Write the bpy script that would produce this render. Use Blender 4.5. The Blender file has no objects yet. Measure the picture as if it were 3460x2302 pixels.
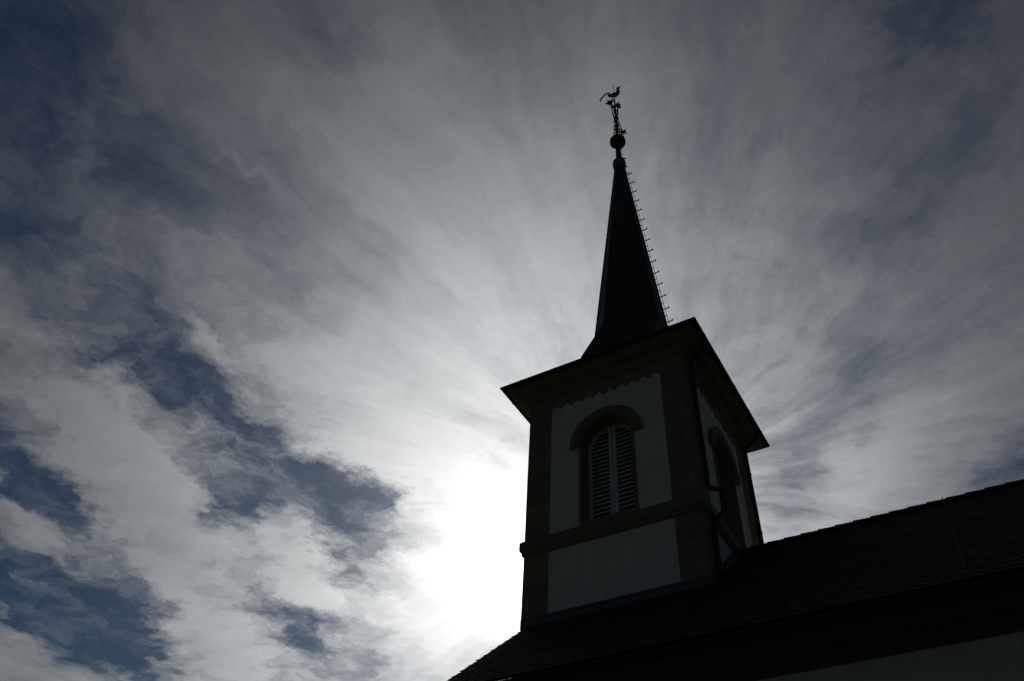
import bpy, math, random
from math import sin, cos, tan, pi, radians, sqrt, log
from mathutils import Vector, Matrix
from mathutils.geometry import tessellate_polygon
random.seed(7)
S = bpy.context.scene
COL = S.collection

# ------------------------------------------------------------------ camera
YAW, PITCH, ROLL, FPX = .585, .803, .074, 2860.8
CAM = Vector((6.193, -13.432, 1.6))
fwd = Vector((-sin(YAW)*cos(PITCH), cos(YAW)*cos(PITCH), sin(PITCH)))
rt0 = Vector((cos(YAW), sin(YAW), 0)); up0 = rt0.cross(fwd)
RT = rt0*cos(ROLL) + up0*sin(ROLL); UP = up0*cos(ROLL) - rt0*sin(ROLL)
cd = bpy.data.cameras.new('camera'); cam = bpy.data.objects.new('camera', cd); COL.objects.link(cam)
cam.matrix_world = Matrix(((RT.x, UP.x, -fwd.x, CAM.x), (RT.y, UP.y, -fwd.y, CAM.y), (RT.z, UP.z, -fwd.z, CAM.z), (0, 0, 0, 1)))
cd.sensor_width = 36; cd.lens = FPX/3460*36; cd.clip_start = .1; cd.clip_end = 5000
S.camera = cam

def ray(px, py):
    d = fwd + RT*((px-1730)/FPX) - UP*((py-1151)/FPX)
    return d.normalized()

# ------------------------------------------------------------------ exposure, sun, sky
S.view_settings.view_transform = 'Standard'; S.view_settings.look = 'None'
S.view_settings.gamma = 1; S.view_settings.exposure = -2.5
EX = 2**2.5
SUN = ray(1783, 1905)
EL, AZ = math.asin(SUN.z), math.atan2(SUN.x, SUN.y)
ld = bpy.data.lights.new('sun', 'SUN'); ld.energy = 3.0; ld.angle = radians(.53); ld.color = (1, .95, .88)
lo = bpy.data.objects.new('sun', ld); COL.objects.link(lo)
lo.rotation_euler = SUN.to_track_quat('Z', 'Y').to_euler(); lo.location = (-20, 40, 40)

W = bpy.data.worlds.new('World'); S.world = W; W.use_nodes = True
nt = W.node_tree; nt.nodes.clear()
class V:
    """a value or vector socket in the world's node tree"""
    def __init__(s, k): s.k = k
    def __add__(a, b): return M('ADD', a, b)
    def __radd__(a, b): return M('ADD', b, a)
    def __sub__(a, b): return M('SUBTRACT', a, b)
    def __rsub__(a, b): return M('SUBTRACT', b, a)
    def __mul__(a, b): return M('MULTIPLY', a, b)
    def __rmul__(a, b): return M('MULTIPLY', b, a)
    def __truediv__(a, b): return M('DIVIDE', a, b)
def put(n, i, v):
    if isinstance(v, V): nt.links.new(v.k, n.inputs[i])
    else: n.inputs[i].default_value = v
def M(op, *a, clamp=False):
    n = nt.nodes.new('ShaderNodeMath'); n.operation = op; n.use_clamp = clamp
    for i, v in enumerate(a): put(n, i, v)
    return V(n.outputs[0])
def VM(op, *a, out=0):
    n = nt.nodes.new('ShaderNodeVectorMath'); n.operation = op
    for i, v in enumerate(a): put(n, i, v)
    return V(n.outputs[out])
def SCALE(v, f):
    n = nt.nodes.new('ShaderNodeVectorMath'); n.operation = 'SCALE'; put(n, 0, v); put(n, 'Scale', f); return V(n.outputs[0])
def XYZ(x, y, z):
    n = nt.nodes.new('ShaderNodeCombineXYZ'); put(n, 0, x); put(n, 1, y); put(n, 2, z); return V(n.outputs[0])
def SEP(v):
    n = nt.nodes.new('ShaderNodeSeparateXYZ'); put(n, 0, v); return [V(o) for o in n.outputs]
def NOISE(v, sc, det, rough=.55, dist=0., col=False):
    n = nt.nodes.new('ShaderNodeTexNoise'); put(n, 'Vector', v)
    n.inputs['Scale'].default_value = sc; n.inputs['Detail'].default_value = det
    n.inputs['Roughness'].default_value = rough; n.inputs['Distortion'].default_value = dist
    return V(n.outputs[1 if col else 0])
def SMOOTH(v, a, b, c=0., d=1.):
    n = nt.nodes.new('ShaderNodeMapRange'); n.interpolation_type = 'SMOOTHSTEP'
    for i, q in enumerate((v, a, b, c, d)): put(n, i, q)
    return V(n.outputs[0])
def MIXC(f, a, b):
    n = nt.nodes.new('ShaderNodeMix'); n.data_type = 'RGBA'
    put(n, 0, f); put(n, 6, a); put(n, 7, b); return V(n.outputs[2])

tc = nt.nodes.new('ShaderNodeTexCoord'); D = V(tc.outputs['Generated'])
dx, dy, dz = SEP(D)
iz = M('DIVIDE', 1., M('MAXIMUM', dz, .06))
P = XYZ(dx*iz, dy*iz, 0.)                                   # position on the flat cloud layer overhead

def cloud_at(dxp, dyp):                                     # where a point of the sky lies on that layer
    r = ray(dxp*1.468, dyp*1.468); return (r.x/r.z, r.y/r.z)
def patch(Pv, cx, cy, rx, ry, ang):
    c = cloud_at(cx, cy); a = radians(ang)
    e1 = (cos(a)*rx, sin(a)*rx); e2 = (-sin(a)*ry, cos(a)*ry); k = .1
    m = []
    for e in (e1, e2):
        q = cloud_at(cx+e[0]*k, cy+e[1]*k); m.append(((q[0]-c[0])/k, (q[1]-c[1])/k))
    (A, Cc), (B, Dd) = m                                    # columns e1, e2: [[A,B],[C,D]]
    p, q, r = A*A+B*B, A*Cc+B*Dd, Cc*Cc+Dd*Dd               # M M^T
    th = .5*math.atan2(2*q, p-r); s = sqrt(max((p-r)**2/4+q*q, 0)); l1, l2 = (p+r)/2+s, (p+r)/2-s
    n = nt.nodes.new('ShaderNodeMapping'); n.vector_type = 'TEXTURE'; put(n, 0, Pv)
    n.inputs['Location'].default_value = (c[0], c[1], 0); n.inputs['Rotation'].default_value = (0, 0, th)
    n.inputs['Scale'].default_value = (sqrt(l1), sqrt(max(l2, 1e-9)), 1)
    v = V(n.outputs[0])
    return M('POWER', .3679, VM('DOT_PRODUCT', v, v, out=1))

# wisps: large and small warps of the layer
w1 = VM('SUBTRACT', NOISE(P, 2.2, 4, .6, col=True), (.5, .5, .5))
w2 = VM('SUBTRACT', NOISE(P, 9., 5, .65, col=True), (.5, .5, .5))
w3 = VM('SUBTRACT', NOISE(P, 30., 4, .7, col=True), (.5, .5, .5))
Pw = VM('MULTIPLY', VM('ADD', VM('ADD', VM('ADD', P, VM('MULTIPLY', w1, (.15, .15, 0))), VM('MULTIPLY', w2, (.22, .22, 0))), VM('MULTIPLY', w3, (.05, .05, 0))), (1, 1, 0))
PATCH = [(640, 1110, 240, 130, 40, -.36), (500, 960, 130, 50, 45, -.08), (110, 1310, 70, 28, 20, -.35), (340, 1490, 90, 40, 30, -.40), (170, 860, 60, 30, 20, -.3), (160, 1190, 200, 60, 35, -.25),
  (60, 400, 200, 420, 0, -.12), (2250, 250, 260, 300, 0, -.12),(330, 600, 380, 240, 30, -.26), (580, 960, 330, 110, 42, -.42), (240, 840, 110, 40, 10, -.3), (1900, 620, 300, 260, 30, -.08),
  (1000, 1180, 90, 60, 0, .2), (930, 1060, 240, 35, 12, .4), (560, 1190, 60, 90, -30, -.5), (930, 1200, 40, 90, 20, .25), (700, 1300, 25, 120, 0, .2),
  (250, 1490, 200, 22, 48, .3), (500, 800, 26, 130, -25, .25),  # x, y, rx, ry, angle, amount
    (150, 1400, 260, 95, 12, -.95), (290, 1380, 90, 70, 20, -.5), (210, 1500, 120, 60, 10, -.8), (350, 1530, 80, 50, 30, -.4),
    (45, 1080, 210, 60, 42, -.85), (150, 1210, 120, 45, 35, -.75), (270, 830, 190, 50, 12, -.42), (500, 1110, 110, 60, 60, -.42),
    (545, 960, 110, 50, 30, -.22), (790, 1170, 160, 90, 10, -.85), (850, 1270, 75, 95, 20, -.75), (620, 1130, 110, 40, 10, -.4),
    (690, 1500, 75, 60, 30, -.75), (640, 1400, 120, 40, 30, -.55), (835, 1490, 60, 90, 10, -.25), (560, 1420, 60, 40, 0, -.3),
    (0, 60, 240, 320, 20, -.66), (230, 330, 260, 120, 40, -.22), (60, 560, 160, 150, 20, -.25), (580, 330, 300, 110, 42, -.22),
    (860, 60, 70, 220, 10, -.16), (1890, 980, 70, 230, 28, -.30), (2330, 1090, 120, 60, -25, -.75), (2200, 30, 220, 90, 10, -.28),
    (1720, 1000, 60, 120, 20, -.16), (2330, 1230, 220, 60, -25, -.5), (2050, 560, 80, 260, 30, -.18), (1650, 250, 90, 200, 10, -.08),
    (140, 880, 300, 95, 38, .42), (310, 1120, 210, 110, 55, .65), (420, 1290, 190, 120, 45, .60), (110, 1260, 190, 70, 35, .45),
    (560, 1500, 180, 70, 25, .55), (690, 1270, 90, 110, 15, 1.15), (650, 1180, 60, 30, 20, .3), (560, 1010, 110, 20, 10, .28), (455, 950, 60, 90, 20, .22), (480, 770, 40, 90, -35, .2), (740, 1370, 70, 30, 20, .4), (60, 1530, 130, 60, 20, .75), (440, 1540, 120, 70, 0, .3),
    (1060, 660, 420, 300, -30, .35), (650, 930, 220, 60, 30, .30), (900, 960, 200, 90, 20, .30), (470, 790, 120, 40, 55, .25),
    (1900, 900, 60, 300, 50, .15), (2030, 1080, 200, 80, -60, .28), (1950, 1180, 260, 60, -40, .20), (580, 380, 150, 26, 45, .22),
    (330, 540, 260, 70, 32, .20), (1750, 650, 50, 240, 12, .10), (1000, 1350, 140, 240, 0, .35), (880, 1070, 180, 40, 15, .45)]
acc = .66
for (cx, cy, rx, ry, an, am) in PATCH:
    acc = M('MULTIPLY_ADD', patch(Pw, cx, cy, rx, ry, an), am, acc)
# cirrus streaks fanning out of one point, softer puffs low on the left
q0 = cloud_at(1500, 1150)
rel = VM('SUBTRACT', VM('MULTIPLY_ADD', w2, (.035, .035, 0), VM('MULTIPLY_ADD', w1, (.13, .13, 0), P)), (q0[0], q0[1], 0))
rl = M('MAXIMUM', VM('LENGTH', rel, out=1), .03)
rx_, ry_, _ = SEP(rel)
fan = XYZ(rx_/rl*3.0, ry_/rl*3.0, M('LOGARITHM', rl, 2.718)*.62)
fibre = NOISE(fan, 2.0, 9, .56, .2)
fine = NOISE(fan, 9., 6, .62, .1)
fib2 = NOISE(VM('MULTIPLY_ADD', w2, (.20, .20, 0), P), 5.0, 12, .66, .15)
puffs = patch(P, 330, 1330, 620, 420, 20)
lit = SMOOTH(puffs, .15, .7)
tex = (fibre-.5)*.95 + (fine-.5)*.20
tex2 = (fib2-.5)*2.5
t = M('MULTIPLY_ADD', lit, tex2-tex, tex)
alpha = SMOOTH(acc + t + (fib2-.5)*.34, -.14, 1.24)
alpha = M('MULTIPLY_ADD', 1.-alpha, SMOOTH(fib2, .40, .78)*.42 + .05, alpha)
# light through the clouds falls off with the angle from the sun
ca = VM('DOT_PRODUCT', D, tuple(SUN), out=1)
th = M('ARCCOSINE', M('MINIMUM', ca, .999999))
def EXPF(a, k): return M('MULTIPLY', a, M('EXPONENT', th*(-1/k)))
g2 = M('MULTIPLY', th, th)
halo = M('ADD', EXPF(1.22, .275), .016) + EXPF(.60, .14) + M('MULTIPLY', 2.6, M('EXPONENT', g2*(-1/.055**2)))
thick = (.97 + (fib2-.5)*M('MULTIPLY_ADD', lit, .45, .22) + (fine-.5)*.18)
thick = M('MULTIPLY_ADD', patch(P, 1280, 640, 420, 430, 0), .24, thick)
thick = M('MULTIPLY_ADD', patch(P, 1850, 1050, 260, 260, 0), .12, thick)
thick = M('MULTIPLY_ADD', patch(P, 380, 1250, 330, 260, 0), -.10, thick)
Lc = halo*thick*EX
warm = M('EXPONENT', th*(-1/.30))
ctint = MIXC(warm, (.93, 1.0, 1.07, 1), (1.0, .965, .91, 1))
cloud = SCALE(ctint, Lc)
sky = nt.nodes.new('ShaderNodeTexSky'); sky.sky_type = 'NISHITA'; sky.sun_disc = False
sky.sun_elevation = EL; sky.sun_rotation = AZ; sky.altitude = 600; sky.air_density = 1.0; sky.dust_density = .6; sky.ozone_density = 2.5
SKYK = .10
blue = VM('MULTIPLY', V(sky.outputs[0]), (SKYK*.19, SKYK*.46, SKYK*.66))
glow = SCALE((1, .97, .92), ( EXPF(.05, .30) + EXPF(.40, .08) + M('MULTIPLY', 2.6, M('EXPONENT', g2*(-1/.055**2))))*EX)
base = VM('ADD', blue, glow)
final = MIXC(alpha, base, cloud)
bg = nt.nodes.new('ShaderNodeBackground'); nt.links.new(final.k, bg.inputs[0]); bg.inputs[1].default_value = 1
wo = nt.nodes.new('ShaderNodeOutputWorld'); nt.links.new(bg.outputs[0], wo.inputs[0])

# ------------------------------------------------------------------ materials
def mat(name, col, rough=.8, metal=0., var=.12, scale=6., bump=.15, bscale=40., spec=.3, island=0., extra=None):
    m = bpy.data.materials.new(name); m.use_nodes = True; t = m.node_tree; b = t.nodes['Principled BSDF']
    b.inputs['Roughness'].default_value = rough; b.inputs['Metallic'].default_value = metal
    b.inputs['Specular IOR Level'].default_value = spec
    tcn = t.nodes.new('ShaderNodeTexCoord')
    n1 = t.nodes.new('ShaderNodeTexNoise'); n1.inputs['Scale'].default_value = scale; n1.inputs['Detail'].default_value = 6
    n1.inputs['Roughness'].default_value = .65
    t.links.new(tcn.outputs['Object'], n1.inputs['Vector'])
    mr = t.nodes.new('ShaderNodeMapRange'); mr.inputs[1].default_value = .25; mr.inputs[2].default_value = .75
    mr.inputs[3].default_value = 1-var; mr.inputs[4].default_value = 1+var
    t.links.new(n1.outputs[0], mr.inputs[0]); fac = mr.outputs[0]
    if island:
        g = t.nodes.new('ShaderNodeNewGeometry'); m2 = t.nodes.new('ShaderNodeMapRange')
        m2.inputs[3].default_value = 1-island; m2.inputs[4].default_value = 1+island
        t.links.new(g.outputs['Random Per Island'], m2.inputs[0])
        mm = t.nodes.new('ShaderNodeMath'); mm.operation = 'MULTIPLY'
        t.links.new(fac, mm.inputs[0]); t.links.new(m2.outputs[0], mm.inputs[1]); fac = mm.outputs[0]
    sc = t.nodes.new('ShaderNodeVectorMath'); sc.operation = 'SCALE'; sc.inputs[0].default_value = col
    t.links.new(fac, sc.inputs['Scale']); colout = sc.outputs[0]
    n2 = t.nodes.new('ShaderNodeTexNoise'); n2.inputs['Scale'].default_value = bscale; n2.inputs['Detail'].default_value = 4
    t.links.new(tcn.outputs['Object'], n2.inputs['Vector'])
    bp = t.nodes.new('ShaderNodeBump'); bp.inputs['Strength'].default_value = bump; bp.inputs['Distance'].default_value = .02
    t.links.new(n2.outputs[0], bp.inputs['Height']); t.links.new(bp.outputs[0], b.inputs['Normal'])
    if extra: colout = extra(t, tcn, colout, bp)
    t.links.new(colout, b.inputs['Base Color'])
    return m
def stone_joints(t, tcn, colout, bp):
    sp = t.nodes.new('ShaderNodeSeparateXYZ'); t.links.new(tcn.outputs['Object'], sp.inputs[0])
    ad = t.nodes.new('ShaderNodeMath'); t.links.new(sp.outputs[0], ad.inputs[0]); t.links.new(sp.outputs[1], ad.inputs[1])
    cb = t.nodes.new('ShaderNodeCombineXYZ'); t.links.new(ad.outputs[0], cb.inputs[0]); t.links.new(sp.outputs[2], cb.inputs[1])
    br = t.nodes.new('ShaderNodeTexBrick'); t.links.new(cb.outputs[0], br.inputs['Vector'])
    for k, v in (('Scale', 1), ('Mortar Size', .007), ('Mortar Smooth', .3), ('Bias', 0), ('Brick Width', 1.24), ('Row Height', .463)):
        br.inputs[k].default_value = v
    br.inputs['Color1'].default_value = (.86, .86, .86, 1); br.inputs['Color2'].default_value = (1.12, 1.1, 1.06, 1)
    br.inputs['Mortar'].default_value = (1.75, 1.75, 1.7, 1)
    mu = t.nodes.new('ShaderNodeVectorMath'); mu.operation = 'MULTIPLY'
    t.links.new(colout, mu.inputs[0]); t.links.new(br.outputs[0], mu.inputs[1])
    return mu.outputs[0]
def courses(w, h, mort):
    def f(t, tcn, colout, bp):
        br = t.nodes.new('ShaderNodeTexBrick'); uv = t.nodes.new('ShaderNodeUVMap'); t.links.new(uv.outputs[0], br.inputs['Vector'])
        for k, v in (('Scale', 1), ('Mortar Size', mort), ('Mortar Smooth', .2), ('Brick Width', w), ('Row Height', h)): br.inputs[k].default_value = v
        br.inputs['Color1'].default_value = (.75, .75, .75, 1); br.inputs['Color2'].default_value = (1.2, 1.2, 1.22, 1)
        br.inputs['Mortar'].default_value = (.35, .35, .35, 1)
        mu = t.nodes.new('ShaderNodeVectorMath'); mu.operation = 'MULTIPLY'
        t.links.new(colout, mu.inputs[0]); t.links.new(br.outputs[0], mu.inputs[1])
        return mu.outputs[0]
    return f
def streaks(t, tcn, colout, bp):
    mp = t.nodes.new('ShaderNodeMapping'); mp.inputs['Scale'].default_value = (3.5, 3.5, .35); t.links.new(tcn.outputs['Object'], mp.inputs[0])
    n = t.nodes.new('ShaderNodeTexNoise'); n.inputs['Scale'].default_value = 1.6; n.inputs['Detail'].default_value = 7; n.inputs['Roughness'].default_value = .6
    t.links.new(mp.outputs[0], n.inputs['Vector'])
    mr = t.nodes.new('ShaderNodeMapRange'); mr.inputs[1].default_value = .35; mr.inputs[2].default_value = .7; mr.inputs[3].default_value = 1.04; mr.inputs[4].default_value = .90
    t.links.new(n.outputs[0], mr.inputs[0])
    sc = t.nodes.new('ShaderNodeVectorMath'); sc.operation = 'SCALE'; t.links.new(colout, sc.inputs[0]); t.links.new(mr.outputs[0], sc.inputs['Scale'])
    return sc.outputs[0]
PLASTER = mat('white_plaster', (.76, .75, .73), .9, var=.09, scale=1.6, bump=.3, bscale=60, extra=streaks)
STONE = mat('sandstone', (.26, .22, .155), .9, var=.18, scale=3, bump=.3, bscale=30, extra=stone_joints)
STONE2 = mat('moulded_sandstone', (.235, .195, .135), .9, var=.16, scale=3, bump=.25, bscale=30)
TILE = mat('red_clay_tile', (.082, .040, .029), .85, var=.3, scale=5, bump=.3, bscale=60, island=.35)
SLATE = mat('dark_slate_shingle', (.05, .062, .07), .8, var=.25, scale=4, bump=.2, bscale=30, extra=courses(.2, .16, .008))
LEAD = mat('lead_sheet', (.085, .10, .12), .6, var=.2, scale=5, bump=.2, bscale=15)
ZINC = mat('dark_zinc', (.04, .05, .06), .85, metal=.0, spec=.1, var=.2, scale=5, bump=.1)
IRON = mat('blackened_iron', (.03, .028, .026), .65, metal=.4, var=.2)
COPPER = mat('dark_copper_ball', (.03, .035, .035), .5, metal=.4, var=.2)
GOLD = mat('weathered_gilding', (.25, .17, .06), .6, metal=.5, var=.25, scale=20)
TAILM = mat('pale_sheet_metal', (.8, .78, .76), .7, metal=0., var=.2, scale=30)
PAINT = mat('pale_grey_paint', (.72, .74, .74), .6, var=.08, scale=12, bump=.1)
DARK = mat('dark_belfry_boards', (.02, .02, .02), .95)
WIRE = mat('copper_cable', (.08, .07, .06), .8, metal=.0, bump=0)
WOOD = mat('painted_eaves_board', (.12, .115, .10), .8, var=.15, scale=4)
GRASS = mat('short_grass', (.075, .085, .03), .95, var=.4, scale=.6, bump=.5, bscale=30)
GRAVEL = mat('pale_gravel', (.22, .21, .19), .95, var=.25, scale=8, bump=.6, bscale=50)

# ------------------------------------------------------------------ mesh helpers
class MB:
    def __init__(s): s.v = []; s.f = []; s.uv = None
    def add(s, vs, fs):
        o = len(s.v); s.v += [tuple(v) for v in vs]; s.f += [tuple(i+o for i in f) for f in fs]; return s
    def box(s, a, b):
        x0, y0, z0 = a; x1, y1, z1 = b
        return s.add([(x0,y0,z0),(x1,y0,z0),(x1,y1,z0),(x0,y1,z0),(x0,y0,z1),(x1,y0,z1),(x1,y1,z1),(x0,y1,z1)],
                     [(0,3,2,1),(4,5,6,7),(0,1,5,4),(1,2,6,5),(2,3,7,6),(3,0,4,7)])
    def tube(s, pts, r, n=8, cap=True):
        pts = [Vector(p) for p in pts]; rs = r if hasattr(r, '__len__') else [r]*len(pts)
        rings = []; ref = None
        for i, p in enumerate(pts):
            d = (pts[min(i+1, len(pts)-1)]-pts[max(i-1, 0)]).normalized()
            if ref is None: ref = d.orthogonal().normalized()
            ref = (ref-d*ref.dot(d)).normalized(); q = d.cross(ref)
            rings.append([p+(ref*cos(2*pi*k/n)+q*sin(2*pi*k/n))*rs[i] for k in range(n)])
        vs = [v for R in rings for v in R]; fs = []
        for i in range(len(pts)-1):
            for k in range(n): fs.append((i*n+k, i*n+(k+1) % n, (i+1)*n+(k+1) % n, (i+1)*n+k))
        if cap: fs += [tuple(range(n-1, -1, -1)), tuple((len(pts)-1)*n+k for k in range(n))]
        return s.add(vs, fs)
    def lathe(s, prof, c, n=32):
        vs = []; fs = []
        for r, z in prof:
            for k in range(n): vs.append((c[0]+r*cos(2*pi*k/n), c[1]+r*sin(2*pi*k/n), z))
        for i in range(len(prof)-1):
            for k in range(n): fs.append((i*n+k, i*n+(k+1) % n, (i+1)*n+(k+1) % n, (i+1)*n+k))
        return s.add(vs, fs)
def link(name, mb, m, parent=None, smooth=False):
    me = bpy.data.meshes.new(name); me.from_pydata(mb.v, [], mb.f); me.materials.append(m)
    if mb.uv:
        uvl = me.uv_layers.new(); i = 0
        for f in mb.uv:
            for c in f: uvl.data[i].uv = c; i += 1
    if smooth:
        me.shade_auto_smooth() if hasattr(me, 'shade_auto_smooth') else None
        for p in me.polygons: p.use_smooth = True
    me.update()
    o = bpy.data.objects.new(name, me); COL.objects.link(o)
    if parent: o.parent = parent; o.matrix_parent_inverse = parent.matrix_world.inverted()
    return o
def empty(name, loc):
    o = bpy.data.objects.new(name, None); COL.objects.link(o); o.matrix_world = Matrix.Translation(loc); return o
def tag(o, label=None, cat=None, group=None, kind=None):
    if label: o['label'] = label
    if cat: o['category'] = cat
    if group: o['group'] = group
    if kind: o['kind'] = kind
    return o

# ------------------------------------------------------------------ ground
g = MB().box((-1500, -1500, -.5), (1500, 1500, 0)); tag(link('ground', g, GRASS), kind='structure')
g = MB().box((-30, -8.2, -.1), (40, -5.2, .02)); tag(link('gravel_path', g, GRAVEL), kind='structure')

# ------------------------------------------------------------------ the church
church = empty('church', (0, 2, 0))
tag(church, 'white church with stone quoins, slender octagonal spire and red tiled roof against the sun', 'church')

H = 2.0; TC = Vector((0, 2, 0))                             # half width and centre of the tower
FACES = [(Vector((1, 0, 0)), Vector((0, -1, 0))), (Vector((0, 1, 0)), Vector((1, 0, 0))),
         (Vector((-1, 0, 0)), Vector((0, 1, 0))), (Vector((0, -1, 0)), Vector((-1, 0, 0)))]
def at(face, s, z, n): e, nn = FACES[face]; return TC + e*s + nn*(H+n) + Vector((0, 0, z))
def plate(mb, face, loops, n, n_back=None, back_of=None):
    """flat plate with holes, at height n over the face; the loops in back_of get side walls down to n_back"""
    tri = tessellate_polygon([[Vector((a, b, 0)) for a, b in L] for L in loops])
    pts = [p for L in loops for p in L]
    vs = [at(face, a, b, n) for a, b in pts]; fs = []
    for t3 in tri:
        a, b, c = (Vector((*pts[i], 0)) for i in t3)
        fs.append(tuple(t3) if (b-a).cross(c-a).z > 0 else tuple(reversed(t3)))
    mb.add(vs, fs)
    if n_back is not None:
        for i, L in enumerate(loops):
            if back_of is None or i in back_of:
                k = len(L); vs = [at(face, a, b, n) for a, b in L]+[at(face, a, b, n_back) for a, b in L]
                mb.add(vs, [(j, (j+1) % k, k+(j+1) % k, k+j) for j in range(k)])
def arch(r, z0, zs, s0=0, n=28, stilt=1.0):
    return [(s0-r, z0), (s0+r, z0)] + [(s0+r*cos(pi*k/n), zs+r*stilt*sin(pi*k/n)) for k in range(n+1)]
PW = 1.41
def saw():
    # white panel above the string course: its top edge follows the hanging points of the frieze
    top = []; step = .2868; x = PW - .13
    for k in range(10):
        top.append((x - k*step, 15.322))
        if k < 9: top.append((x - (k+.5)*step, 15.186))
    return [(-PW, 11.69), (PW, 11.69), (PW, 15.215)] + top + [(-PW, 15.192)]
UP_PANEL = saw(); LOW_PANEL = [(-PW, .9), (PW, .9), (PW, 11.33), (-PW, 11.33)]
sm = MB(); pm = MB()
for f in range(4):
    plate(sm, f, [[(-H, 0), (H, 0), (H, 15.64), (-H, 15.64)], UP_PANEL, LOW_PANEL], 0, -.03, (1, 2))
    plate(pm, f, [[(-PW-.03, .85), (PW+.03, .85), (PW+.03, 15.4), (-PW-.03, 15.4)], arch(.655, 11.72, 13.80)], -.018)
quoins = link('quoins', sm, STONE, church)
link('tower_wall', pm, PLASTER, church)

def sweep(mb, prof, half=H, c=TC):
    """moulding run round the square tower; prof = (distance out, height)"""
    vs = []; fs = []; k = len(prof)
    for sx, sy in ((-1, -1), (1, -1), (1, 1), (-1, 1)):
        for o, z in prof: vs.append((c.x+sx*(half+o), c.y+sy*(half+o), z))
    for q in range(4):
        for i in range(k-1):
            a = q*k+i; b = ((q+1) % 4)*k+i; fs.append((a, b, b+1, a+1))
    return mb.add(vs, fs)
link('string_course', sweep(MB(), [(-.02, 11.30), (.0, 11.31), (.035, 11.335), (.04, 11.39), (.07, 11.43), (.08, 11.45), (.08, 11.64), (.02, 11.70), (-.02, 11.705)]), STONE2, church)
link('cornice', sweep(MB(), [(-.02, 15.585), (.035, 15.60), (.035, 15.635), (.07, 15.65), (.085, 15.70), (.14, 15.75), (.15, 15.785), (.30, 15.80), (.33, 15.815),
     (.36, 15.86), (.44, 15.89), (.46, 15.90), (.46, 15.95), (.2, 16.02)]), STONE2, church)
gb = MB(); ring = [(.52-.062*cos(pi*k/8), 15.985-.068*sin(pi*k/8)) for k in range(9)]
sweep(gb, [(.46, 16.0)]+ring+[(.570, 15.985)]+[(r_-.004 if r_ > .52 else r_+.004, z_+.004) for r_, z_ in reversed(ring)])
tower_gutter = link('gutter', gb, ZINC, church)
for f in range(4):                                          # gutter brackets
    e, nn = FACES[f]
    for s in (-1.95, -1.02, 0, 1.02, 1.95):
        b = MB(); prof = [(.52-.072*cos(pi*k/8), 15.988-.08*sin(pi*k/8)) for k in range(9)]
        vs = []
        for ds in (-.018, .018): vs += [at(f, s+ds, z_, r_) for r_, z_ in prof]
        fs = [(i, i+1, 10+i, 9+i) for i in range(8)]+[tuple(range(9)), tuple(range(17, 8, -1))]
        link('gutter_bracket', b.add(vs, fs), ZINC, tower_gutter)

# belfry windows on all four faces
def slats(mb, f, s0, s1, z0, z1, rmax, zs, n0):
    z = z0
    while z < z1:
        # width of the opening inside the arch at this height
        def lim(zz): return rmax if zz < zs else sqrt(max(rmax*rmax-(zz-zs)**2, 0))
        a, b = (max(s0, -lim(z+.05)), s1) if s0 < 0 else (s0, min(s1, lim(z+.05)))
        if b-a > .06:
            P0 = [at(f, a, z+.088, n0-.050), at(f, b, z+.088, n0-.050), at(f, b, z+.0, n0+.012), at(f, a, z+.0, n0+.012)]
            Q = [p+Vector((0, 0, .013)) for p in P0]
            mb.add(P0+Q, [(0,1,2,3),(7,6,5,4),(0,4,5,1),(1,5,6,2),(2,6,7,3),(3,7,4,0)])
        z += .1135
def leaf(f, sg):
    mb = MB(); n0 = -.33; zs = 13.88; R = .60; fr = .085; zb = 11.86
    inner = R-fr; out = []; inn = []
    N = 14
    out = [(0.006, zb), (R, zb)]+[(R*cos(.5*pi*k/N), zs+R*sin(.5*pi*k/N)) for k in range(N+1)]
    out[-1] = (0.006, zs+R)
    inn = [(.09, zb+.12), (inner, zb+.12)]+[(inner*cos(.5*pi*k/N), zs+inner*sin(.5*pi*k/N)) for k in range(N+1) if inner*cos(.5*pi*k/N) > .09]
    inn.append((.09, zs+sqrt(inner**2-.0081)))
    if sg < 0:
        out = [(-a, b) for a, b in reversed(out)]; inn = [(-a, b) for a, b in reversed(inn)]
    plate(mb, f, [out, inn], n0, n0-.04)
    rng = (.08, inner+.01) if sg > 0 else (-inner-.01, -.08)
    slats(mb, f, rng[0], rng[1], zb+.13, zs+inner-.05, inner+.012, zs, n0-.004)
    return mb
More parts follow.
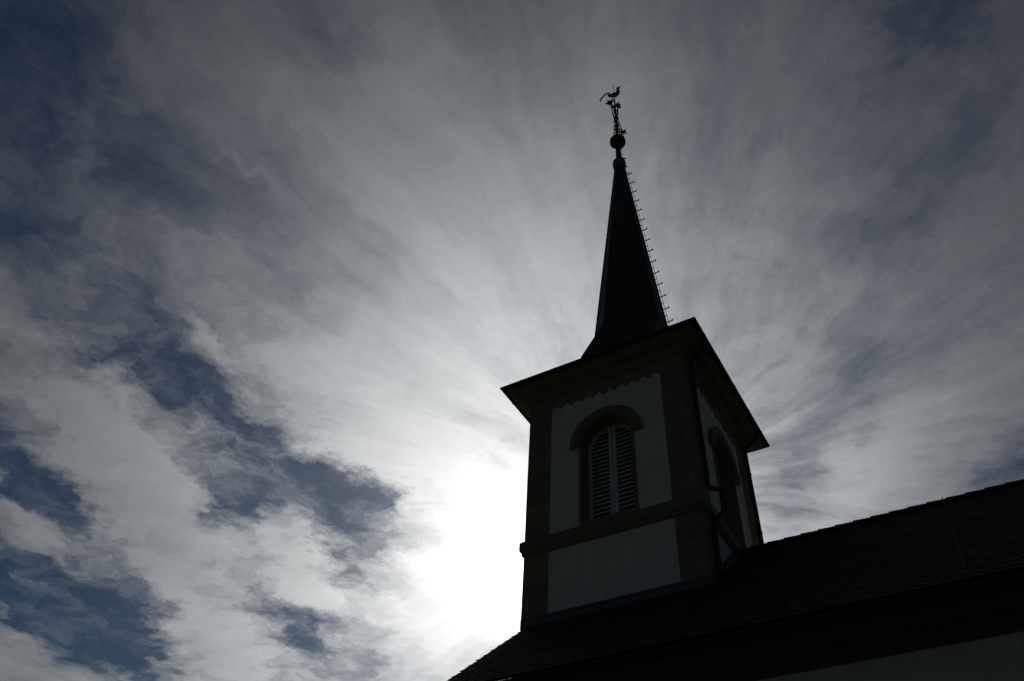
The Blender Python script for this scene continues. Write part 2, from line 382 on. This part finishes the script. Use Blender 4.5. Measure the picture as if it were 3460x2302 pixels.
for f in range(4):
    fm = MB()
    plate(fm, f, [arch(.672, 11.69, 13.80), arch(.60, 11.78, 13.86)], .012, -.42, (1,))
    plate(fm, f, [arch(.672, 11.69, 13.80), arch(.671, 11.69, 13.80)], .012, -.05, (0,))
    win = link('belfry_window', fm, STONE2, church)
    sb = MB(); a = [at(f, -.60, 11.775, .012), at(f, .60, 11.775, .012), at(f, .60, 11.90, -.36), at(f, -.60, 11.90, -.36)]
    a2 = [at(f, -.60, 11.70, .010), at(f, .60, 11.70, .010)]
    link('sill', sb.add(a+a2, [(0, 1, 2, 3), (4, 5, 1, 0)]), STONE2, win)
    hm = MB(); n = 32; ro, ri = .885, .655; zc = 13.79
    for nlo, r0, r1, nhi in ((.0, ri, ri+.085, .078), (.0, ri+.085, ro, .09)):
        vs = []; fs = []
        for k in range(n+1):
            c_, s_ = cos(pi*k/n), sin(pi*k/n)
            for r_, nn_ in ((r0, nlo-.02), (r0, nhi), (r1, nhi), (r1, nlo-.02)):
                vs.append(at(f, .018+r_*c_, zc+r_*s_, nn_))
        for k in range(n):
            for j in range(3): fs.append((k*4+j, k*4+j+1, k*4+5+j, k*4+4+j))
        fs += [(0, 1, 2, 3), tuple(n*4+j for j in (3, 2, 1, 0))]
        hm.add(vs, fs)
    link('hood_moulding', hm, STONE2, win)
    for sg in (-1, 1): link('shutter', leaf(f, sg), PAINT, win)
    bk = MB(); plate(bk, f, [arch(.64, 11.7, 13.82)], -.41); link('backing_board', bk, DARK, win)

# downpipes of the tower, on the face turned to the nave
def downpipe(y, zb, kink):
    mb = MB(); x = 2.085; r = .052
    pts = [(2.50, y, 15.93), (2.50, y, 15.84), (2.42, y, 15.76), (2.16, y, 15.56), (x, y, 15.47), (x, y, 15.38), (x, y, 12.12)]
    if kink: pts += [(x, y, 12.02), (x+.04, y, 11.93), (x+.20, y, 11.86), (x+.26, y, 11.78), (x+.26, y, 11.40), (x+.22, y, 11.30), (x+.05, y, 11.17), (x, y, 11.08)]
    pts += [(x, y, zb+.1), (x+.03, y-.02, zb)]
    mb.tube(pts, r, 12)
    for z in (14.7, 13.0, 12.25, 10.9, 10.2):
        if z > zb+.1: mb.tube([(x, y, z), (x, y, z+.035)], r+.010, 12); mb.tube([(x, y, z+.017), (1.99, y, z+.017)], .012, 6)
    return mb
link('downpipe', downpipe(.26, 10.0, True), ZINC, church, True)
link('downpipe', downpipe(3.84, 11.7, True), ZINC, church, True)

# spire: octagon flaring to the square eaves
def spire_R(z): return .175+.1005*(27.6-z)
sp = MB(); rings = []
def octring(R, z): return [Vector((TC.x+R*sin(radians(22.5+45*k)), TC.y-R*cos(radians(22.5+45*k)), z)) for k in range(8)]
zz = [27.6, 26.2, 24.8, 23.4, 22.0, 20.7, 19.5]
for z in zz: rings.append(octring(spire_R(z), z))
rings.append(octring(1.07, 18.76))
def sqring(h, z, t):   # 8 points on a square of half side h; t = share of the side kept by the cardinal faces
    c = []
    for f in range(4):
        e, nn = FACES[f]
        c.append(TC+e*(h*t)+nn*h+Vector((0, 0, z)))
        c.append(TC+FACES[(f+1) % 4][0]*(-h*t)+FACES[(f+1) % 4][1]*h+Vector((0, 0, z)))
    return c
for h_, z_ in ((1.045, 17.75), (1.13, 17.4), (1.28, 17.08), (1.5, 16.78), (1.8, 16.5), (2.3, 16.15), (2.53, 15.995)): rings.append(sqring(h_, z_, 1.0))
vs = [p for R in rings for p in R]; fs = []; uvs = []
L = 0
for i in range(len(rings)-1):
    st = (rings[i][0]-rings[i+1][0]).length
    for k in range(8):
        a, b, c_, d_ = i*8+k, i*8+(k+1) % 8, (i+1)*8+(k+1) % 8, (i+1)*8+k
        fs.append((a, d_, c_, b))
        w0 = (vs[a]-vs[b]).length/2; w1_ = (vs[c_]-vs[d_]).length/2
        uvs.append([(-w0+k*3, -L), (-w1_+k*3, -L-st), (w1_+k*3, -L-st), (w0+k*3, -L)])
    L += st
sp.add(vs, fs); sp.uv = uvs
sp.add([(TC.x+a*2.54, TC.y+b*2.54, 15.99) for a, b in ((-1, -1), (1, -1), (1, 1), (-1, 1))], [(0, 1, 2, 3)])
sp.uv.append([(0, 0), (5, 0), (5, 5), (0, 5)])
spire = link('spire', sp, SLATE, church)
hips = MB()                                                 # lead rolls along the arrises
for k in range(8): hips.tube([R[k]+(R[k]-Vector((0, 2, R[k].z))).normalized()*.004 for R in rings], [.016]*len(rings), 6)
link('hip_flashing', hips, LEAD, spire, True)
cl = MB().lathe([(.0, 28.14), (.13, 28.14), (.17, 28.10), (.232, 28.02), (.232, 27.74), (.20, 27.62), (.15, 27.56)], (0, 2), 16)
link('collar', cl, LEAD, spire)
link('pole', MB().lathe([(.118, 28.05), (.112, 28.3), (.098, 28.7), (.085, 29.2), (.08, 29.3)], (0, 2), 20), ZINC, spire, True)
bl = [(.298*sin(pi*k/24)*(1+.015*cos(2*pi*k/24)), 29.435+.285*cos(pi*k/24)) for k in range(25)]
link('ball', MB().lathe(bl, (0, 2), 40), COPPER, spire, True)

E1 = Vector((.924, .383, 0)); E2 = Vector((-.383, .924, 0))  # across the view of the spire, and away
def PZ(r, z, d=0.): return TC + E1*r + E2*d + Vector((0, 0, z))
# climbing hooks up the arris and their cable
def hook(p0, p1):
    mb = MB(); p0, p1 = Vector(p0), Vector(p1); d = (p1-p0).normalized()
    u = (Vector((0, 0, 1))-d*d.z).normalized()
    mb.tube([p0-d*.03, p1], .018, 6); mb.tube([p1-d*.008, p1+u*.05+d*.004], .017, 6); return mb
for i in range(15):
    z = 27.18-i*(27.18-19.472)/14; R = spire_R(z)
    link('climbing_hook', hook(PZ(R, z), PZ(R+.19, z+.085)), IRON, spire)
link('climbing_hook', hook(PZ(.10, 28.35), PZ(.235, 28.24)), IRON, spire)
link('climbing_hook', hook(PZ(.18, 27.77), PZ(.265, 27.71)), IRON, spire)
link('climbing_hook', hook(PZ(.165, 27.36), PZ(.29, 27.305)), IRON, spire)
cb = MB(); cpts = [PZ(.115, 28.93), PZ(.15, 28.5), PZ(.145, 28.1), PZ(.215, 27.82), PZ(.21, 27.45)]
z = 27.1
while z > 18.9: cpts.append(PZ(spire_R(z)+.065, z)); z -= .55
cb.tube(cpts, .007, 5)
for i in range(15):
    z = 26.9-i*(27.18-19.472)/14; R = spire_R(z); cb.tube([PZ(R-.01, z), PZ(R+.075, z+.03)], .012, 5)
for r_, z in ((.1, 28.5), (.1, 28.1), (.18, 27.45), (.09, 28.92)): cb.tube([PZ(r_-.02, z), PZ(r_+.05, z+.01)], .007, 5)
link('lightning_cable', cb, IRON, spire)

# iron finial: a twisted sheaf of rods with leaf sprays
fi = MB(); fi.tube([(0, 2, 29.6), (0, 2, 30.3), (0, 2, 31.5), (-.005, 2, 32.75)], [.062, .055, .035, .022], 8)
def rho(t): return .098*(1-t)**1.6+.055+.10*max(0, t-.45)**1.5*2.2
for k in range(9):
    a0 = 2*pi*k/9+.3; sgn = 1 if k % 2 else -1; z0 = 29.68+.03*(k % 3); z1 = [32.2, 31.8, 32.05, 31.65, 32.2, 31.95, 31.7, 32.1, 31.85][k]
    pts = []
    for j in range(11):
        t = j/10; a = a0+sgn*2.4*t; r_ = rho(t); pts.append((r_*cos(a), 2+r_*sin(a), z0+(z1-z0)*t))
    fi.tube(pts, .0105, 5)
fi.tube([PZ(.185, 29.78), PZ(.19, 30.2), PZ(.172, 30.48), PZ(.075, 31.1), PZ(.06, 31.35)], .0105, 5)
fi.tube([PZ(.28, 30.0), PZ(.18, 30.34), PZ(.10, 30.75), PZ(.02, 31.2)], .011, 5)
fi.tube([PZ(-.18, 32.22), PZ(-.13, 31.85), PZ(-.086, 31.41), PZ(-.02, 31.1)], .011, 5)
fi.tube([PZ(-.19, 32.3), PZ(-.10, 32.05), PZ(-.03, 31.5)], .016, 5)
fi.tube([PZ(.10, 32.05), PZ(.06, 31.6), PZ(.01, 31.0)], .014, 5)
for z in (31.15, 30.6, 30.32): fi.lathe([(.05, z-.02), (.082, z), (.05, z+.02)], (0, 2), 12)
finial = link('finial', fi, IRON, spire)
def spray(c, n, ln, spread, seed):
    rnd = random.Random(seed); mb = MB(); c = Vector(c)
    for k in range(n):
        d = Vector((rnd.gauss(0, 1), rnd.gauss(0, 1), rnd.gauss(.35, .9))).normalized(); d = (d*1.0+spread*.9).normalized()
        s_ = d.cross(Vector((rnd.random()-.5, rnd.random()-.5, rnd.random()-.5))).normalized(); l = ln*rnd.uniform(.7, 1.15); w = l*.17
        p = c+Vector((rnd.uniform(-.03, .03) for _ in range(3)))
        u = d.cross(s_)*.006
        o = [p, p+d*l*.35+s_*w, p+d*l*.75+s_*w*.7, p+d*l, p+d*l*.75-s_*w*.7, p+d*l*.35-s_*w]
        mb.add([q+u for q in o]+[q-u for q in o], [tuple(range(6)), tuple(range(11, 5, -1))]+[(i, (i+1) % 6, 6+(i+1) % 6, 6+i) for i in range(6)])
    mb.tube([c-Vector((0, 0, .05)), c+Vector((0, 0, .03))], [.02, .035], 8)
    return mb
for j, (c, n, ln, sd) in enumerate((
    (PZ(-.15, 32.40), 30, .20, E1*-.35+Vector((0, 0, .55))), (PZ(.09, 32.02, -.03), 24, .175, E1*.25+Vector((0, 0, .8))),
    (PZ(-.03, 32.12, .05), 16, .16, Vector((0, 0, .8))), (PZ(.20, 30.08), 26, .165, E1*.45+Vector((0, 0, .0))), (PZ(.02, 31.9, .08), 12, .12, E2*.5))):
    link('leaf_spray', spray(c, n, ln, sd, 40+j), IRON, finial)

# ------------------------------------------------------------------ the nave
SL = radians(40.5); TS = tan(SL); RY = 2.0; Z0 = 9.725        # roof plane: z = Z0 + TS*y on the near side
RZ = Z0+TS*RY; XV, XE = -1.78, 22.0
def roof_pt(x, s, h, side):                                  # s = distance down the slope from the ridge, h = height over it
    y = cos(SL)*s; z = RZ-sin(SL)*s
    y2, z2 = y+h*sin(SL), z+h*cos(SL)
    return (x, RY-y2 if side < 0 else RY+y2, z2)
SLEN = (RY+3.0)/cos(SL); EXP = .1445
rf = MB()
for side in (-1, 1):
    a = [roof_pt(XV+.04, 0, -.02, side), roof_pt(XE, 0, -.02, side), roof_pt(XE, SLEN-.03, -.02, side), roof_pt(XV+.04, SLEN-.03, -.02, side)]
    rf.add(a, [(0, 1, 2, 3)])
for side in (-1, 1):
    rf.add([roof_pt(XV+.04, SLEN-.26, .004, side), roof_pt(XE, SLEN-.26, .004, side), roof_pt(XE, SLEN-.02, .012, side), roof_pt(XV+.04, SLEN-.02, .012, side)], [(0, 1, 2, 3)])
roof = link('nave_roof', rf, WOOD, church)
tl = MB(); nrow = int(SLEN/EXP)+1; TW = .183
for side in (-1, 1):
    for i in range(nrow):
        s1 = SLEN-i*EXP                                      # lower edge of the course
        if s1 < .02: break
        off = (i % 2)*TW/2; x = XV+(.0 if i % 2 else .028)
        n = 0; first = True
        while x < XE-.02:
            w = TW/2 if (first and i % 2) else TW
            xc0, xc1 = x+.0015, min(x+w-.0015, XE)
            first = False; x += w
            yin = RY-cos(SL)*s1 if side < 0 else RY+cos(SL)*s1
            if -1.9 < xc0 and xc1 < 1.9 and .12 < yin < 3.9: continue
            jit = random.uniform(-.004, .004); h1 = .034+random.uniform(-.0035, .0035); t_ = .014; s0 = max(s1-.30, .0); s1j = s1+jit; w_ = xc1-xc0
            sh = [(xc0, s0, .006), (xc0, s1j-.022, h1-.002), (xc0+w_*.2, s1j-.004, h1), (xc0+w_*.5, s1j, h1), (xc0+w_*.8, s1j-.004, h1), (xc1, s1j-.022, h1-.002), (xc1, s0, .006)]
            top = [roof_pt(a, b, c+0, side) for a, b, c in sh]; bot = [roof_pt(a, b, c-t_, side) for a, b, c in sh]
            k = 7; fs = [tuple(range(k)) if side > 0 else tuple(reversed(range(k)))]
            fs += [(j, j+1, k+j+1, k+j) for j in range(0, 6)]
            tl.add(top+bot, fs)
link('roof_tiles', tl, TILE, roof)
rc = MB(); x = XV-.05                                        # ridge tiles, each lapping the one to its right
while x < XE:
    n = 8; vs = []; Lr = .345
    for xx, r_ in ((x, .118), (x+Lr+.03, .096)):
        for rr in (r_, r_-.014):
            for k in range(n+1):
                a = pi*k/n; vs.append((xx, RY-rr*1.1*cos(a), RZ-.018+rr*sin(a)))
    m_ = n+1; fs = []
    for k in range(n):
        fs += [(k, k+1, 2*m_+k+1, 2*m_+k), (m_+k, 3*m_+k, 3*m_+k+1, m_+k+1), (k, m_+k, m_+k+1, k+1), (2*m_+k, 2*m_+k+1, 3*m_+k+1, 3*m_+k)]
    if not (-1.85 < x < 1.55):
        rc.add(vs, fs)
        if random.random() < .5: rc.box((x+Lr*.78, RY-.012, RZ+.075), (x+Lr*.86, RY+.012, RZ+.103))
    x += Lr
link('ridge_tiles', rc, TILE, roof)
# lead where the roof meets the tower
fl = MB()
fl.box((-2.0, -.014, Z0-.05), (2.014, -.001, Z0+.165))
fl.add([(-1.74, -.014, Z0+.075), (2.10, -.014, Z0+.075), (2.10, -.19, Z0-.19*TS+.062), (-1.74, -.19, Z0-.19*TS+.062),
        (-1.74, -.20, Z0-.19*TS+.03), (2.10, -.20, Z0-.19*TS+.03)], [(0, 3, 2, 1), (3, 4, 5, 2)])
fl.add([(2.008, -.014, Z0-.02), (2.008, 2, RZ), (2.008, 2, RZ+.17), (2.008, -.014, Z0+.165)], [(0, 1, 2, 3)])
fl.add([(2.008, -.14, Z0+.06-.12), (2.14, -.14, Z0+.06-.12), (2.14, 2, RZ+.055), (2.008, 2, RZ+.055)], [(0, 1, 2, 3)])
link('lead_flashing', fl, LEAD, roof)
def cable(x, s0, s1, x1=None):
    mb = MB(); pts = []; n = 14
    for k in range(n+1):
        t = k/n; pts.append(roof_pt(x+((x1 or x)-x)*t+.006*sin(k*1.7), s0+(s1-s0)*t, .075, -1))
    mb.tube(pts, .0055, 5)
    for k in range(1, n, 1): mb.box(*[tuple(c+sg*q for c, q in zip(pts[k], (.009, .009, .012))) for sg in (-1, 1)])
    return mb
c1 = cable(6.065, .02, 6.3); c1.tube([(6.06, 2, RZ+.09), (6.06, 2, RZ+.15)], .009, 6); link('roof_cable', c1, WIRE, roof)
link('roof_cable', cable(1.94, 2.92, 3.95, 2.02), WIRE, roof)
# eaves cornice, gutter, walls
def run(mb, prof, x0, x1, side):                             # prof: (y, z) on the near side
    y_ = lambda y: y if side < 0 else 2*RY-y
    k = len(prof); vs = [(x0, y_(y), z) for y, z in prof]+[(x1, y_(y), z) for y, z in prof]
    return mb.add(vs, [(i, i+1, k+i+1, k+i) for i in range(k-1)]+[tuple(range(k)), tuple(range(2*k-1, k-1, -1))])
ec = MB(); ngu = MB()
for side in (-1, 1):
    run(ec, [(-2.36, 6.715), (-2.43, 6.725), (-2.43, 6.775), (-2.47, 6.785), (-2.50, 6.84), (-2.56, 6.87), (-2.57, 6.90), (-2.80, 6.905), (-2.82, 6.925), (-2.93, 6.93), (-2.99, 6.99), (-2.99, 7.10), (-2.36, 7.45)], XV+.12, XE, side)
    pr = [(-3.10-.105*cos(pi*k/10), 7.035-.105*sin(pi*k/10)) for k in range(11)]
    run(ngu, pr+[(y+(.006 if y < -3.1 else -.006), z+.006) for y, z in reversed(pr)], XV, XE, side)
link('eaves_cornice', ec, WOOD, church)
ng = link('gutter', ngu, ZINC, church)
x = -1.4
while x < XE:
    b = MB(); pr = [(-3.10-.112*cos(pi*k/10), 7.04-.113*sin(pi*k/10)) for k in range(11)]; run(b, pr, x, x+.03, -1); link('gutter_bracket', b, ZINC, ng); x += 1.15
nw = MB(); WX = -1.52
nw.box((WX, -2.4, 0), (XE-.2, 6.4, 6.74))
nw.add([(WX, -2.4, 6.74), (WX, 6.4, 6.74), (WX, 2, Z0+TS*2-.08), (XE-.2, -2.4, 6.74), (XE-.2, 6.4, 6.74), (XE-.2, 2, Z0+TS*2-.08)], [(0, 2, 1), (3, 4, 5)])
link('nave_wall', nw, PLASTER, church)
bb = MB()
for side in (-1, 1):
    vs = [roof_pt(x, s, h, side) for x in (XV+.045, XV+.075) for s, h in ((.05, -.16), (.05, -.022), (SLEN-.08, -.022), (SLEN-.08, -.16))]
    bb.add(vs, [(0,1,2,3),(7,6,5,4),(0,4,5,1),(1,5,6,2),(2,6,7,3),(3,7,4,0)])
link('verge_board', bb, WOOD, church)

# ------------------------------------------------------------------ weathercock
wc = empty('weathercock', PZ(0, 32.75))
tag(wc, 'gilded rooster with curved pale tail plume on the iron finial above the spire ball', 'weathercock')
body = MB()
sp_ = [(-.245, 33.06), (-.20, 33.01), (-.13, 32.965), (-.05, 32.95), (.03, 32.99), (.10, 33.09), (.145, 33.22), (.163, 33.36), (.160, 33.47), (.158, 33.545), (.168, 33.59), (.19, 33.615), (.215, 33.64)]
rs = [.04, .07, .085, .098, .105, .10, .085, .064, .05, .05, .045, .026, .010]
body.tube([PZ(a, b) for a, b in sp_], rs, 14)
for v in range(len(body.v)):                                 # flatten sideways
    p = Vector(body.v[v])-TC; d = p.dot(E2); body.v[v] = tuple(Vector(body.v[v])-E2*d*.35)
link('body', body, GOLD, wc, True)
def flat(pts, m, name, th=.02, par=wc):
    mb = MB(); k = len(pts)
    mb.add([PZ(a, b, -th/2) for a, b in pts]+[PZ(a, b, th/2) for a, b in pts], [tuple(range(k)), tuple(range(2*k-1, k-1, -1))]+[(i, (i+1) % k, k+(i+1) % k, k+i) for i in range(k)])
    return link(name, mb, m, par)
flat([(.17, 33.60), (.20, 33.655), (.292, 33.715), (.298, 33.695), (.215, 33.60)], GOLD, 'beak')
flat([(.175, 33.575), (.215, 33.57), (.25, 33.525), (.235, 33.505), (.185, 33.53)], GOLD, 'wattle')
flat([(.19, 33.62), (.175, 33.665), (.15, 33.64), (.135, 33.67), (.115, 33.63), (.095, 33.60), (.11, 33.57), (.092, 33.53), (.125, 33.50), (.15, 33.53)], GOLD, 'comb')
top = [(-.17, 33.02), (-.145, 33.14), (-.162, 33.225), (-.209, 33.273), (-.282, 33.27), (-.369, 33.193), (-.457, 33.061), (-.534, 32.878), (-.584, 32.715), (-.591, 32.623)]
bot = [(-.205, 33.04), (-.20, 33.12), (-.215, 33.17), (-.251, 33.17), (-.311, 33.135), (-.398, 33.024), (-.474, 32.89), (-.513, 32.77), (-.54, 32.68), (-.553, 32.606)]
tm = MB(); tm.tube([PZ(a, b) for a, b in top], .009, 6); tm.tube([PZ(a, b) for a, b in bot], .008, 6)
for i in range(1, 10):
    tm.tube([PZ(*top[i]), PZ(*bot[i])], .0035, 5); tm.tube([PZ(*top[i-1]), PZ(*bot[i])], .0035, 5)
plume = link('tail_plume', tm, IRON, wc)
wb = MB(); k = len(top); cen = [((a+c_)/2, (b+d_)/2, (a-c_)*.27, (b-d_)*.27) for (a, b), (c_, d_) in zip(top, bot)]
vs = []
for a, b, u_, w_ in cen: vs += [PZ(a+u_, b+w_, -.002), PZ(a-u_, b-w_, -.002), PZ(a-u_, b-w_, .002), PZ(a+u_, b+w_, .002)]
wb.add(vs, [(4*i+j, 4*i+(j+1) % 4, 4*i+4+(j+1) % 4, 4*i+4+j) for i in range(k-1) for j in range(4)]+[(0, 1, 2, 3), (4*k-1, 4*k-2, 4*k-3, 4*k-4)])
link('plume_web', wb, TAILM, plume)
for a, b in (((-.068, 32.90), (-.088, 32.47)), ((.005, 32.92), (.010, 32.38))): link('leg', MB().tube([PZ(*a), PZ(*b)], .015, 6), GOLD, wc)
link('wing', MB().tube([PZ(-.13, 33.0, -.055), PZ(-.04, 33.01, -.07), PZ(.07, 33.12, -.05)], [.02, .045, .025], 8), GOLD, wc, True)
link('spike', MB().tube([PZ(-.002, 33.05), PZ(-.010, 33.6), PZ(-.011, 33.70), PZ(-.013, 33.78), PZ(-.016, 33.96)], [.010, .010, .018, .016, .004], 6), IRON, wc)
